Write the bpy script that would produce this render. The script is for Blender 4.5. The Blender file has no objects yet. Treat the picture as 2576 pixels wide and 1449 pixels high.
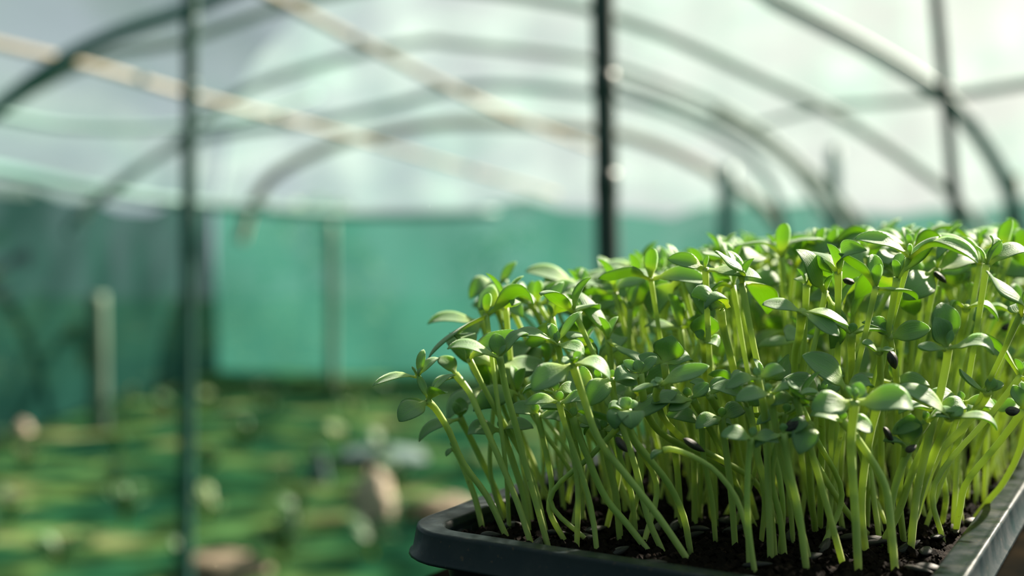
import bpy, math, random
import numpy as np
from mathutils import Vector, Matrix

# ------------------------------------------------------------------ camera, world, sun, exposure
W_PX, H_PX, F_PX = 2576.0, 1449.0, 2900.0
CAM_Z = 1.0
HORIZON = 600.0
PITCH = math.atan((H_PX/2-HORIZON)/F_PX)
scene = bpy.context.scene
cam_data = bpy.data.cameras.new('camera')
cam = bpy.data.objects.new('camera', cam_data)
scene.collection.objects.link(cam)
cam.location = (0, 0, CAM_Z)
cam.rotation_euler = (math.pi/2-PITCH, 0, 0)
cam_data.sensor_width = 36.0
cam_data.lens = 36.0*F_PX/W_PX
cam_data.clip_start = 0.02
cam_data.clip_end = 300
cam_data.dof.use_dof = True
cam_data.dof.focus_distance = 0.475
cam_data.dof.aperture_fstop = 3.9
scene.camera = cam

scene.view_settings.view_transform = 'Standard'
scene.view_settings.look = 'None'
scene.view_settings.gamma = 1.0
scene.view_settings.exposure = 0.0
scene.view_settings.use_curve_mapping = False
scene.cycles.use_denoising = True
scene.cycles.max_bounces = 10
scene.cycles.diffuse_bounces = 4
scene.cycles.glossy_bounces = 3
scene.cycles.transmission_bounces = 6
scene.cycles.transparent_max_bounces = 12
scene.cycles.sample_clamp_indirect = 6.0
scene.cycles.caustics_reflective = False
scene.cycles.caustics_refractive = False

SUN_TO = Vector((0.66, 0.56, 0.62)).normalized()      # towards the sun
world = bpy.data.worlds.new('sky'); scene.world = world
world.use_nodes = True
nt = world.node_tree; nt.nodes.clear()
def wn(t, **k):
    n = nt.nodes.new(t)
    for a, b in k.items(): setattr(n, a, b)
    return n
geo = wn('ShaderNodeTexCoord')
dot = wn('ShaderNodeVectorMath', operation='DOT_PRODUCT')
nt.links.new(geo.outputs['Generated'], dot.inputs[0]); dot.inputs[1].default_value = SUN_TO
mr = wn('ShaderNodeMapRange'); mr.inputs[1].default_value = -0.2; mr.inputs[2].default_value = 1.0
nt.links.new(dot.outputs['Value'], mr.inputs[0])
ramp = wn('ShaderNodeValToRGB')
ramp.color_ramp.elements[0].position = 0.0; ramp.color_ramp.elements[0].color = (0.44, 0.66, 0.80, 1)
ramp.color_ramp.elements[1].position = 1.0; ramp.color_ramp.elements[1].color = (2.3, 2.1, 1.8, 1)
e = ramp.color_ramp.elements.new(0.6); e.color = (0.88, 1.02, 1.08, 1)
nt.links.new(mr.outputs[0], ramp.inputs[0])
bg = wn('ShaderNodeBackground'); bg.inputs['Strength'].default_value = 0.53
nt.links.new(ramp.outputs[0], bg.inputs['Color'])
wo = wn('ShaderNodeOutputWorld'); nt.links.new(bg.outputs[0], wo.inputs[0])

sun_data = bpy.data.lights.new('sun', 'SUN')
sun_data.energy = 34.0; sun_data.angle = math.radians(1.6); sun_data.color = (1.0, 0.90, 0.74)
sun = bpy.data.objects.new('sun', sun_data); scene.collection.objects.link(sun)
sun.rotation_euler = SUN_TO.to_track_quat('Z', 'Y').to_euler()
sun.location = (4, 4, 8)

# ------------------------------------------------------------------ measuring helpers
CP, SP = math.cos(PITCH), math.sin(PITCH)
def ray(px, py):
    x = (px-W_PX/2)/F_PX; y = (H_PX/2-py)/F_PX
    return Vector((x, CP+y*SP, y*CP-SP))
def at(px, py, d):
    return Vector((0, 0, CAM_Z)) + ray(px, py)*d
def on_z(px, py, z):
    r = ray(px, py); return Vector((0, 0, CAM_Z)) + r*((z-CAM_Z)/r.z)
def depth_of(p):
    v = p-Vector((0, 0, CAM_Z)); return v.y*CP - v.z*SP
def project(p):
    v = p-Vector((0, 0, CAM_Z)); d = v.y*CP-v.z*SP; u = v.y*SP+v.z*CP
    return W_PX/2+F_PX*v.x/d, H_PX/2-F_PX*u/d

# ------------------------------------------------------------------ object helpers
rng = random.Random(19)
def link(o): scene.collection.objects.link(o); return o
def tag(o, label=None, cat=None, group=None, kind=None):
    if label: o['label'] = label
    if cat: o['category'] = cat
    if group: o['group'] = group
    if kind: o['kind'] = kind
    return o
def empty(name, loc):
    o = bpy.data.objects.new(name, None); o.location = loc; o.empty_display_size = 0.01
    return link(o)
def mesh_obj(name, verts, faces, m, parent=None, loc=None, uvs=None, smooth=True):
    me = bpy.data.meshes.new(name)
    loc = Vector(loc) if loc is not None else (Vector(parent.location) if parent else Vector((0, 0, 0)))
    me.from_pydata([(v[0]-loc[0], v[1]-loc[1], v[2]-loc[2]) for v in verts], [], faces)
    me.materials.append(m)
    if uvs is not None:
        lay = me.uv_layers.new(name='UVMap')
        idx = np.empty(len(me.loops), dtype=np.int32); me.loops.foreach_get('vertex_index', idx)
        lay.data.foreach_set('uv', np.array(uvs, dtype=np.float32)[idx].ravel())
    if smooth: me.polygons.foreach_set('use_smooth', [True]*len(me.polygons))
    me.update()
    o = bpy.data.objects.new(name, me); link(o)
    if parent is not None: o.parent = parent
    else: o.location = loc
    return o

class Geo:
    def __init__(s): s.v = []; s.f = []; s.uv = []
    def add(s, v, f, uv=None):
        n = len(s.v); s.v += v; s.f += [tuple(i+n for i in q) for q in f]
        s.uv += uv if uv is not None else [(0, 0)]*len(v)
    def obj(s, name, m, parent=None, loc=None, smooth=True):
        return mesh_obj(name, s.v, s.f, m, parent, loc, s.uv, smooth)

def catmull(pts, n):
    P = [Vector(p) for p in pts]
    if len(P) == 2: return [P[0].lerp(P[1], i/(n-1)) for i in range(n)]
    P = [P[0]*2-P[1]] + P + [P[-1]*2-P[-2]]
    segs = len(P)-3; out = []
    for i in range(n):
        t = i/(n-1)*segs; k = min(int(t), segs-1); t -= k
        a, b, c, d = P[k:k+4]
        out.append(0.5*((2*b)+(c-a)*t+(2*a-5*b+4*c-d)*t*t+(3*b-a-3*c+d)*t**3))
    return out
def tube(path, rad, ring=8, cap=True, s0=0., s1=1.):
    v = []; f = []; uv = []; n = len(path)
    side = None
    for i, p in enumerate(path):
        t = (path[min(i+1, n-1)]-path[max(i-1, 0)]).normalized()
        if side is None:
            ref = Vector((0, 0, 1)) if abs(t.z) < .9 else Vector((1, 0, 0))
            side = t.cross(ref).normalized()
        else: side = (side-t*side.dot(t)).normalized()
        b = t.cross(side)
        r = rad(i/(n-1)) if callable(rad) else rad
        for k in range(ring):
            a = 2*math.pi*k/ring
            v.append(p+side*(math.cos(a)*r)+b*(math.sin(a)*r)); uv.append((s0+(s1-s0)*i/(n-1), k/ring))
    for i in range(n-1):
        for k in range(ring):
            k2 = (k+1) % ring
            f.append((i*ring+k, i*ring+k2, (i+1)*ring+k2, (i+1)*ring+k))
    if cap:
        f.append(tuple(range(ring))[::-1]); f.append(tuple((n-1)*ring+k for k in range(ring)))
    return v, f, uv
def box(c, sx, sy, sz, rot=0.0):
    ca, sa = math.cos(rot), math.sin(rot); v = []
    for z in (-.5, .5):
        for x, y in ((-.5, -.5), (.5, -.5), (.5, .5), (-.5, .5)):
            X, Y = x*sx, y*sy
            v.append(Vector((c[0]+X*ca-Y*sa, c[1]+X*sa+Y*ca, c[2]+z*sz)))
    return v, [(0, 3, 2, 1), (4, 5, 6, 7), (0, 1, 5, 4), (1, 2, 6, 5), (2, 3, 7, 6), (3, 0, 4, 7)], None

# ------------------------------------------------------------------ materials
class Mat:
    def __init__(s, name):
        s.m = bpy.data.materials.new(name); s.m.use_nodes = True; s.t = s.m.node_tree; s.t.nodes.clear()
        s.out = s.n('ShaderNodeOutputMaterial')
    def n(s, t, **k):
        x = s.t.nodes.new(t)
        for a, b in k.items(): setattr(x, a, b)
        return x
    def l(s, a, b): s.t.links.new(a, b)
    def noise(s, scale, detail=3, vec=None, rough=.5):
        x = s.n('ShaderNodeTexNoise'); x.inputs['Scale'].default_value = scale; x.inputs['Detail'].default_value = detail
        x.inputs['Roughness'].default_value = rough
        if vec is None:
            c = s.n('ShaderNodeTexCoord'); vec = c.outputs['Object']
        s.l(vec, x.inputs['Vector']); return x.outputs[0]
    def ramp(s, fac, stops):
        r = s.n('ShaderNodeValToRGB'); r.color_ramp.elements.remove(r.color_ramp.elements[0])
        r.color_ramp.elements[0].position = stops[0][0]; r.color_ramp.elements[0].color = (*stops[0][1], 1)
        for p, c in stops[1:]:
            e = r.color_ramp.elements.new(p); e.color = (*c, 1)
        s.l(fac, r.inputs[0]); return r.outputs[0]
    def mixc(s, fac, a, b, mode='MIX'):
        x = s.n('ShaderNodeMix', data_type='RGBA', blend_type=mode)
        for i, v in ((0, fac), (6, a), (7, b)):
            if hasattr(v, 'links') or hasattr(v, 'is_linked'): s.l(v, x.inputs[i])
            else: x.inputs[i].default_value = v if i == 0 else (*v, 1)
        return x.outputs[2]
    def bump(s, h, strength, dist):
        b = s.n('ShaderNodeBump'); b.inputs['Strength'].default_value = strength; b.inputs['Distance'].default_value = dist
        s.l(h, b.inputs['Height']); return b.outputs[0]
    def pbr(s, col, rough=.5, spec=.5, metal=0., normal=None, sheen=0., coat=0.):
        b = s.n('ShaderNodeBsdfPrincipled')
        if hasattr(col, 'is_linked'): s.l(col, b.inputs['Base Color'])
        else: b.inputs['Base Color'].default_value = (*col, 1)
        if hasattr(rough, 'is_linked'): s.l(rough, b.inputs['Roughness'])
        else: b.inputs['Roughness'].default_value = rough
        b.inputs['Specular IOR Level'].default_value = spec; b.inputs['Metallic'].default_value = metal
        b.inputs['Sheen Weight'].default_value = sheen; b.inputs['Sheen Roughness'].default_value = .4
        b.inputs['Coat Weight'].default_value = coat
        if normal is not None: s.l(normal, b.inputs['Normal'])
        return b.outputs[0]
    def shade(s, a, b, fac):
        x = s.n('ShaderNodeMixShader')
        if hasattr(fac, 'is_linked'): s.l(fac, x.inputs[0])
        else: x.inputs[0].default_value = fac
        s.l(a, x.inputs[1]); s.l(b, x.inputs[2]); return x.outputs[0]
    def end(s, sh): s.l(sh, s.out.inputs[0]); return s.m

def leaf_material(name, base, glow, root, fuzz=.4, top=(.18, .285, .165)):
    m = Mat(name)
    uv = m.n('ShaderNodeUVMap').outputs[0]
    sep = m.n('ShaderNodeSeparateXYZ'); m.l(uv, sep.inputs[0])
    oi = m.n('ShaderNodeObjectInfo').outputs['Random']
    s_, v_ = sep.outputs[0], sep.outputs[1]
    under = m.n('ShaderNodeMath', operation='GREATER_THAN'); m.l(v_, under.inputs[0]); under.inputs[1].default_value = 2.5
    sh = m.n('ShaderNodeMath', operation='MULTIPLY'); m.l(under.outputs[0], sh.inputs[0]); sh.inputs[1].default_value = -6.
    vv = m.n('ShaderNodeMath', operation='ADD'); m.l(v_, vv.inputs[0]); m.l(sh.outputs[0], vv.inputs[1])
    av = m.n('ShaderNodeMath', operation='ABSOLUTE'); m.l(vv.outputs[0], av.inputs[0])
    rib = m.n('ShaderNodeMapRange'); rib.inputs[1].default_value = .02; rib.inputs[2].default_value = .12
    rib.inputs[3].default_value = .45; rib.inputs[4].default_value = 0.; m.l(av.outputs[0], rib.inputs[0])
    sr = m.n('ShaderNodeMapRange'); sr.inputs[1].default_value = .05; sr.inputs[2].default_value = .42
    sr.inputs[3].default_value = 1.; sr.inputs[4].default_value = 0.; m.l(s_, sr.inputs[0])
    n1 = m.noise(260, 3)
    vary = m.ramp(oi, [(0, tuple(c*.78 for c in base)), (.5, base), (1, (base[0]*1.35, base[1]*1.15, base[2]*.85))])
    c = m.mixc(n1, vary, tuple(c*1.4 for c in base))
    c = m.mixc(under.outputs[0], m.mixc(.6, c, top), c)
    c = m.mixc(rib.outputs[0], c, tuple(min(1, c*1.9) for c in base))
    c = m.mixc(sr.outputs[0], c, root)
    g = m.mixc(sr.outputs[0], glow, (.75, .85, .14))
    fine = m.noise(1600, 2)
    mp = m.n('ShaderNodeMapping'); mp.inputs['Scale'].default_value = (1.5, 7, 1); m.l(uv, mp.inputs[0])
    vein = m.n('ShaderNodeMath', operation='MULTIPLY_ADD'); m.l(m.noise(1.6, 2, mp.outputs[0]), vein.inputs[0]); vein.inputs[1].default_value = 2.2; m.l(fine, vein.inputs[2])
    nb = m.bump(vein.outputs[0], .4, .0004)
    p = m.pbr(c, .52, .40, normal=nb, sheen=fuzz)
    t = m.n('ShaderNodeBsdfTranslucent'); m.l(g, t.inputs['Color'])
    return m.end(m.shade(p, t.outputs[0], .40))

M = {}
M['leaf'] = leaf_material('cotyledon_leaf', (.092, .20, .062), (.42, .68, .03), (.36, .50, .10))
M['true_leaf'] = leaf_material('true_leaf', (.17, .31, .12), (.45, .72, .08), (.36, .52, .12), .5)
def stem_material():
    m = Mat('sprout_stem')
    sep = m.n('ShaderNodeSeparateXYZ'); m.l(m.n('ShaderNodeUVMap').outputs[0], sep.inputs[0])
    c = m.ramp(sep.outputs[0], [(0, (.28, .24, .12)), (.06, (.43, .49, .18)), (.4, (.40, .53, .155)), (.8, (.35, .49, .13)), (1, (.26, .39, .10))])
    oi = m.n('ShaderNodeObjectInfo').outputs['Random']
    c = m.mixc(oi, c, m.mixc(.5, c, (.46, .52, .17)))
    sp = m.ramp(m.noise(420, 2), [(.70, (0, 0, 0)), (.76, (1, 1, 1))])
    c = m.mixc(m.mixc(.6, (0, 0, 0), sp), c, (.16, .10, .05))
    p = m.pbr(c, .45, .40, normal=m.bump(m.noise(500, 2), .15, .0004), sheen=.12)
    t = m.n('ShaderNodeBsdfTranslucent'); t.inputs['Color'].default_value = (.66, .80, .17, 1)
    return m.end(m.shade(p, t.outputs[0], .33))
M['stem'] = stem_material()
def hull_material():
    m = Mat('seed_hull')
    uv = m.n('ShaderNodeUVMap').outputs[0]
    mp = m.n('ShaderNodeMapping'); mp.inputs['Scale'].default_value = (1.2, 14, 1); m.l(uv, mp.inputs[0])
    st = m.ramp(m.noise(1.6, 2, mp.outputs[0]), [(.42, (.012, .012, .013)), (.60, (.035, .033, .032)), (.75, (.09, .08, .07))])
    oi = m.n('ShaderNodeObjectInfo').outputs['Random']
    st = m.mixc(m.ramp(oi, [(.55, (0, 0, 0)), (1, (.25, .25, .25))]), st, (.12, .10, .08))
    return m.end(m.pbr(st, .55, .28, normal=m.bump(m.noise(3, 3, mp.outputs[0]), .5, .0006)))
M['hull'] = hull_material()
def soil_material():
    m = Mat('potting_soil')
    n = m.noise(240, 6, rough=.7)
    c = m.ramp(n, [(.3, (.004, .003, .0025)), (.55, (.010, .0065, .0045)), (.70, (.032, .019, .012)), (.82, (.16, .09, .05))])
    return m.end(m.pbr(c, .9, .08, normal=m.bump(m.noise(500, 5, rough=.7), 1., .002)))
M['soil'] = soil_material()
def plastic_material():
    m = Mat('black_plastic')
    n = m.noise(55, 5, rough=.65)
    dust = m.ramp(n, [(.5, (0, 0, 0)), (.78, (.6, .6, .6))])
    up = m.n('ShaderNodeNewGeometry'); us = m.n('ShaderNodeSeparateXYZ'); m.l(up.outputs['Normal'], us.inputs[0])
    um = m.n('ShaderNodeMapRange'); um.inputs[1].default_value = .2; um.inputs[2].default_value = .9; m.l(us.outputs[2], um.inputs[0])
    dust = m.mixc(um.outputs[0], (.04, .04, .04), dust)
    c = m.mixc(dust, (.006, .012, .016), (.050, .050, .042))
    sp = m.ramp(m.noise(420, 3), [(.66, (0, 0, 0)), (.72, (1, 1, 1))])
    c = m.mixc(m.mixc(.6, (0, 0, 0), sp), c, (.06, .04, .025))
    r = m.ramp(m.noise(90, 4), [(.3, (.26,)*3), (.7, (.52,)*3)])
    return m.end(m.pbr(c, r, .17, normal=m.bump(m.noise(140, 4), .25, .0008)))
M['plastic'] = plastic_material()
def simple(name, c, rough=.6, n_scale=0, c2=None, spec=.4, metal=0.):
    m = Mat(name); col = c
    if n_scale: col = m.mixc(m.ramp(m.noise(n_scale, 4), [(.35, (0, 0, 0)), (.65, (1, 1, 1))]), c, c2)
    return m.end(m.pbr(col, rough, spec, metal))
M['post_dark'] = simple('dark_post', (.006, .022, .020), .55, 9, (.012, .035, .030))
M['post_green'] = simple('green_post', (.006, .07, .055), .6, 8, (.004, .045, .036))
M['pipe_green'] = simple('weathered_green_pipe', (.035, .13, .12), .6, 6, (.055, .17, .15))
M['pipe_grey'] = simple('haze_pale_pipe', (.26, .32, .30), .8, 6, (.32, .36, .33))  # paleness stands in for haze in front of the far pipes
M['bamboo'] = simple('bamboo_pole', (.19, .16, .11), .8, 9, (.27, .23, .16))
M['pale_pole'] = simple('pale_pole', (.10, .16, .11), .8, 9, (.07, .12, .09))
M['wood'] = simple('shade_dark_wood', (.004, .005, .005), .95, 30, (.014, .011, .007), .0)  # near black stands in for shade on the bench top; brown patches are dirt

def net_material(name, col, glow, open_lo, open_hi, scale, stretch, tr=.62, stain=None):
    """woven shade cloth: part open holes, part cloth that lets light glow through"""
    m = Mat(name)
    tc = m.n('ShaderNodeTexCoord').outputs['Object']
    mp = m.n('ShaderNodeMapping'); mp.inputs['Scale'].default_value = stretch; m.l(tc, mp.inputs[0])
    n = m.noise(scale, 4, mp.outputs[0])
    op = m.n('ShaderNodeMapRange'); op.inputs[1].default_value = .3; op.inputs[2].default_value = .7
    op.inputs[3].default_value = open_lo; op.inputs[4].default_value = open_hi; m.l(n, op.inputs[0])
    d = m.n('ShaderNodeBsdfDiffuse'); d.inputs['Color'].default_value = (*col, 1)
    t = m.n('ShaderNodeBsdfTranslucent'); t.inputs['Color'].default_value = (*glow, 1)
    if stain:
        k = m.ramp(m.noise(.9, 4, mp.outputs[0], .65), [(.42, (0, 0, 0)), (.66, (1, 1, 1))])
        m.l(m.mixc(k, col, stain), d.inputs['Color']); m.l(m.mixc(k, glow, stain), t.inputs['Color'])
    cloth = m.shade(d.outputs[0], t.outputs[0], tr)
    tp = m.n('ShaderNodeBsdfTransparent')
    return m.end(m.shade(cloth, tp.outputs[0], op.outputs[0]))
M['roof_film'] = net_material('roof_film', (.36, .46, .46), (.34, .45, .44), .34, .90, 1.5, (1, .4, 1.9), .45, (.20, .34, .31))
M['wall_net'] = net_material('green_shade_net', (.017, .072, .058), (.021, .092, .073), .02, .19, 2.3, (1, 1, .6))

# ------------------------------------------------------------------ greenhouse shell
AX = math.radians(7.0)                       # the tunnel runs a little to the right of the view
A_DIR = Vector((math.sin(AX), math.cos(AX), 0)); A_SIDE = Vector((math.cos(AX), -math.sin(AX), 0))
def tun(s, u, z): return A_SIDE*s + A_DIR*u + Vector((0, 0, z))
HALF_L, HALF_R, WALL_H, APEX = -3.3, 4.6, 1.22, 3.6
U0, U1 = -3.0, 8.4
def vault(k):                                # 0..1 across the roof
    a = math.pi*(1-k)
    c = (HALF_L+HALF_R)/2; h = (HALF_R-HALF_L)/2
    return c+h*math.cos(a), WALL_H+(APEX-WALL_H)*math.sin(a)**.85
g = Geo(); NK, NU = 40, 24; v = []
for j in range(NU+1):
    for i in range(NK+1):
        s, z = vault(i/NK); v.append(tun(s, U0+(U1-U0)*j/NU, z+.02*math.sin(j*2.6)*math.sin(i*1.1)))
g.add(v, [(j*(NK+1)+i, j*(NK+1)+i+1, (j+1)*(NK+1)+i+1, (j+1)*(NK+1)+i) for j in range(NU) for i in range(NK)])
tag(g.obj('ceiling', M['roof_film']), kind='structure')
def net_wall(name, a, b, z0, z1, m, top=None, n=30):
    g = Geo(); v = []
    nv = 12
    nrm = (b-a).cross(Vector((0, 0, 1))).normalized()
    for i in range(n+1):
        p = a.lerp(b, i/n); zt = top(i/n) if top else z1+.05*math.sin(i*.9)+.03*math.sin(i*2.3)
        for j in range(nv+1):
            z = z0+(zt-z0)*j/nv
            v.append(Vector((p.x, p.y, z))+nrm*(.03*math.sin(i*1.7+j*.4)))
    g.add(v, [(i*(nv+1)+j, (i+1)*(nv+1)+j, (i+1)*(nv+1)+j+1, i*(nv+1)+j+1) for i in range(n) for j in range(nv)])
    return tag(g.obj(name, m), kind='structure')
net_wall('wall_left', tun(HALF_L, U0, 0), tun(HALF_L, U1, 0), 0, WALL_H, M['wall_net'])
net_wall('wall_right', tun(HALF_R, U0, 0), tun(HALF_R, U1, 0), 0, WALL_H, M['wall_net'])
net_wall('wall_back', tun(HALF_L, U1, 0), tun(HALF_R, U1, 0), 0, WALL_H, M['wall_net'])
def gable(k):
    c = (HALF_L+HALF_R)/2; h = (HALF_R-HALF_L)/2; x = HALF_L+(HALF_R-HALF_L)*k
    cc = max(-1, min(1, (x-c)/h)); return WALL_H+(APEX-WALL_H)*max(0, (1-cc*cc))**.425
net_wall('wall_gable', tun(HALF_L, U1, 0), tun(HALF_R, U1, 0), WALL_H, 0, M['roof_film'], top=lambda k: gable(k)+.001, n=48)
def ground_material():
    m = Mat('greenhouse_ground')
    tc = m.n('ShaderNodeTexCoord').outputs['Object']
    mp = m.n('ShaderNodeMapping'); mp.inputs['Scale'].default_value = (1, 1.6, 1); m.l(tc, mp.inputs[0])
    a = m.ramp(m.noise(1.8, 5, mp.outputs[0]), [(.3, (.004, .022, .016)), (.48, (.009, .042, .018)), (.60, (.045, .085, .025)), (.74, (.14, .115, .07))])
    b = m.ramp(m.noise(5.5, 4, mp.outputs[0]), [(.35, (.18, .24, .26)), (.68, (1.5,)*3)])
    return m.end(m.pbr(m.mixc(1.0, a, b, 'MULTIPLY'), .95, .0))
g = Geo(); NX, NY = 60, 60; v = []
for j in range(NY+1):
    for i in range(NX+1):
        x = -14+28*i/NX; y = -6+26*j/NY
        v.append(Vector((x, y, -.03+.02*math.sin(x*3.1+y)*math.sin(y*2.3))))
g.add(v, [(j*(NX+1)+i, j*(NX+1)+i+1, (j+1)*(NX+1)+i+1, (j+1)*(NX+1)+i) for j in range(NY) for i in range(NX)])
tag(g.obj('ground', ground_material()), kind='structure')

net_wall('wall_unseen_light_block', tun(HALF_L, U0, 0), tun(HALF_R, U0, 0), 0, 0, M['wall_net'], top=lambda k: gable(k)+.001, n=48)  # added unseen behind the camera to cut the front fill light
# posts
def post(label, px0, py0, px1, py1, d, rad, m, name='support_post', top_z=2.9, knots=()):
    a = at(px0, py0, d); b = at(px1, py1, d); dr = (b-a)/(b.z-a.z)
    lo = a+dr*(0-a.z); hi = a+dr*(top_z-a.z)
    e = empty(name, (lo.x, lo.y, 0)); tag(e, label, 'post')
    path = [lo.lerp(hi, i/24) for i in range(25)]
    gg = Geo(); gg.add(*tube(path, lambda s: rad*(1+.05*math.sin(s*40)), 14)); gg.obj('pole', m, e)
    for k in knots:
        q = a+dr*(k-a.z); gg = Geo()
        gg.add(*tube([q-dr*.022, q-dr*.01, q+dr*.01, q+dr*.022], lambda s: rad*(1.03+.06*math.sin(math.pi*s)), 12)); gg.obj('wire_tie', m, e)
    return e
post('slim green post, the only post left of the seedling tray', 480, 0, 466, 1449, 2.5, .0155, M['post_green'], knots=(.98, 1.32, 1.46))
post('thick almost black upright post behind the front of the seedling tray', 1516, 0, 1530, 680, 2.1, .0215, M['post_dark'], knots=(1.10, 1.28))
post('dark leaning post behind the far right end of the seedling tray', 2355, 0, 2408, 560, 2.6, .0135, M['post_dark'], knots=(1.0, 1.32))

# hoops and rails: bent pipes standing in planes across the tunnel
def pipe(name, cat, label, pts, depths, rad, m, group=None, to_ground=(False, False), n=40):
    P = [at(x, y, d) for (x, y), d in zip(pts, depths)]
    if to_ground[0]: P = [Vector((P[0].x+(P[0].x-P[1].x)*.35, P[0].y, 0)), Vector((P[0].x+(P[0].x-P[1].x)*.3, P[0].y, P[0].z*.5))] + P
    if to_ground[1]: P = P + [Vector((P[-1].x+(P[-1].x-P[-2].x)*.3, P[-1].y, P[-1].z*.5)), Vector((P[-1].x+(P[-1].x-P[-2].x)*.35, P[-1].y, 0))]
    gg = Geo(); gg.add(*tube(catmull(P, n), rad, 10)); o = gg.obj(name, m, loc=P[0])
    tag(o, label, cat, group); return o
pipe('roof_hoop', 'hoop', 'dark teal arched roof hoop crossing the upper left corner behind the green post',
     [(-420, 800), (-160, 430), (0, 268), (160, 150), (300, 82), (450, 32), (700, -60), (1100, -150), (1600, -120), (1880, -40), (1960, 8), (2180, 120), (2370, 242), (2490, 385), (2560, 545), (2600, 760)],
     [3.2]*16, .021, M['pipe_green'], to_ground=(True, True), n=70)
pipe('roof_hoop', 'hoop', 'pale grey-green arched hoop running behind the black post at the top of the picture',
     [(-260, 700), (-60, 330), (240, 150), (450, 105), (700, 20), (1000, -40), (1380, 2), (1570, 52), (1740, 118), (1900, 192), (2100, 288), (2300, 420), (2440, 540), (2560, 760)],
     [4.2]*14, .019, M['pipe_grey'], to_ground=(True, True), n=70)
pipe('roof_hoop', 'hoop', 'faint grey-green hoop with its low crown between the green post and the black post',
     [(205, 560), (240, 500), (430, 370), (600, 235), (850, 150), (1060, 105), (1160, 112), (1480, 150), (1700, 222), (1850, 292), (2000, 400), (2100, 520), (2125, 600)],
     [5.3]*13, .018, M['pipe_grey'], to_ground=(False, True), n=70)
pipe('roof_hoop', 'hoop', 'dull green hoop curving up from the net wall just behind the green post',
     [(170, 590), (190, 550), (280, 480), (430, 375), (600, 330), (800, 305), (980, 268), (1200, 216), (1500, 238), (1700, 290), (1880, 390), (1960, 520), (2000, 760)],
     [6.3]*13, .022, M['pipe_green'], to_ground=(False, True), n=70)
pipe('roof_hoop', 'hoop', 'sunlit cream hoop, farthest one, rising from the net wall right of the green post',
     [(604, 610), (612, 580), (632, 520), (680, 450), (750, 405), (850, 362), (950, 338), (1150, 310), (1400, 320), (1600, 350), (1800, 440), (1950, 560), (2010, 760)],
     [7.4]*13, .032, M['bamboo'], to_ground=(False, True), n=70)
pipe('roof_rail', 'rail', 'long tan bamboo roof rail sloping down across the upper left, passing behind the green post',
     [(-300, 40), (0, 112), (250, 172), (500, 245), (850, 335), (1150, 420), (1400, 490)], [2.9, 3.3, 3.8, 4.4, 5.6, 7.0, 8.2], .013, M['bamboo'])
pipe('roof_rail', 'rail', 'tan bamboo roof rail sloping from the top edge towards the black post',
     [(420, -140), (690, -6), (950, 128), (1180, 245), (1350, 318), (1500, 375)], [3.0, 3.5, 4.2, 5.2, 6.4, 8.0], .015, M['bamboo'])
pipe('roof_rail', 'rail', 'grey rail crossing the leaning post at the upper right',
     [(2700, 190), (2576, 212), (2400, 240), (2250, 256), (2050, 275), (1850, 330)], [3.0, 3.2, 3.5, 4.0, 5.0, 6.5], .014, M['pipe_grey'])
pipe('side_rail', 'rail', 'green rail along the top of the left net wall',
     [(-300, 385), (0, 428), (200, 468), (450, 508), (900, 540), (1250, 535)], [4.2, 5.0, 5.8, 6.6, 7.6, 8.2], .03, M['pipe_green'])
pipe('side_rail', 'rail', 'teal rail bowed under the roof behind the green post',
     [(-250, 250), (0, 290), (180, 318), (400, 320), (600, 300), (800, 240)], [4.3, 4.6, 5., 5.4, 5.8, 6.4], .019, M['pipe_green'])
pipe('net_rail', 'rail', 'cream diagonal pole leaning behind the far end of the seedling tray',
     [(1800, 270), (1900, 330), (2010, 420), (2120, 520), (2230, 660)], [6.4]*5, .04, M['pale_pole'])
pipe('net_rail', 'rail', 'thin grey diagonal brace between the black post and the leaning post',
     [(1540, 200), (1700, 260), (1860, 330), (1990, 420), (2060, 520), (2110, 620), (2190, 1110)], [5.8]*7, .02, M['pipe_grey'])
for (x, y0, d, r, m, lab) in ((245, 740, 6.0, .045, 'pale_pole', 'pale thick upright pole by the net wall left of the green post'),
        (832, 560, 7.2, .03, 'pale_pole', 'pale upright pole by the net wall midway between the green post and the tray'),
        (1830, 420, 6.0, .045, 'pipe_green', 'dull green upright pole seen above the sprouts right of the black post'),
        (2098, 370, 5.4, .03, 'pipe_green', 'slim olive upright pole seen above the sprouts left of the leaning post'),
        (2548, 440, 3.6, .022, 'bamboo', 'olive bamboo stake above the sprouts at the right edge')):
    a = at(x, y0, d); gg = Geo(); gg.add(*tube([Vector((a.x, a.y, a.z*i/10)) for i in range(11)], r, 10))
    tag(gg.obj('wall_pole', M[m], loc=(a.x, a.y, 0)), lab, 'pole')

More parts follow.
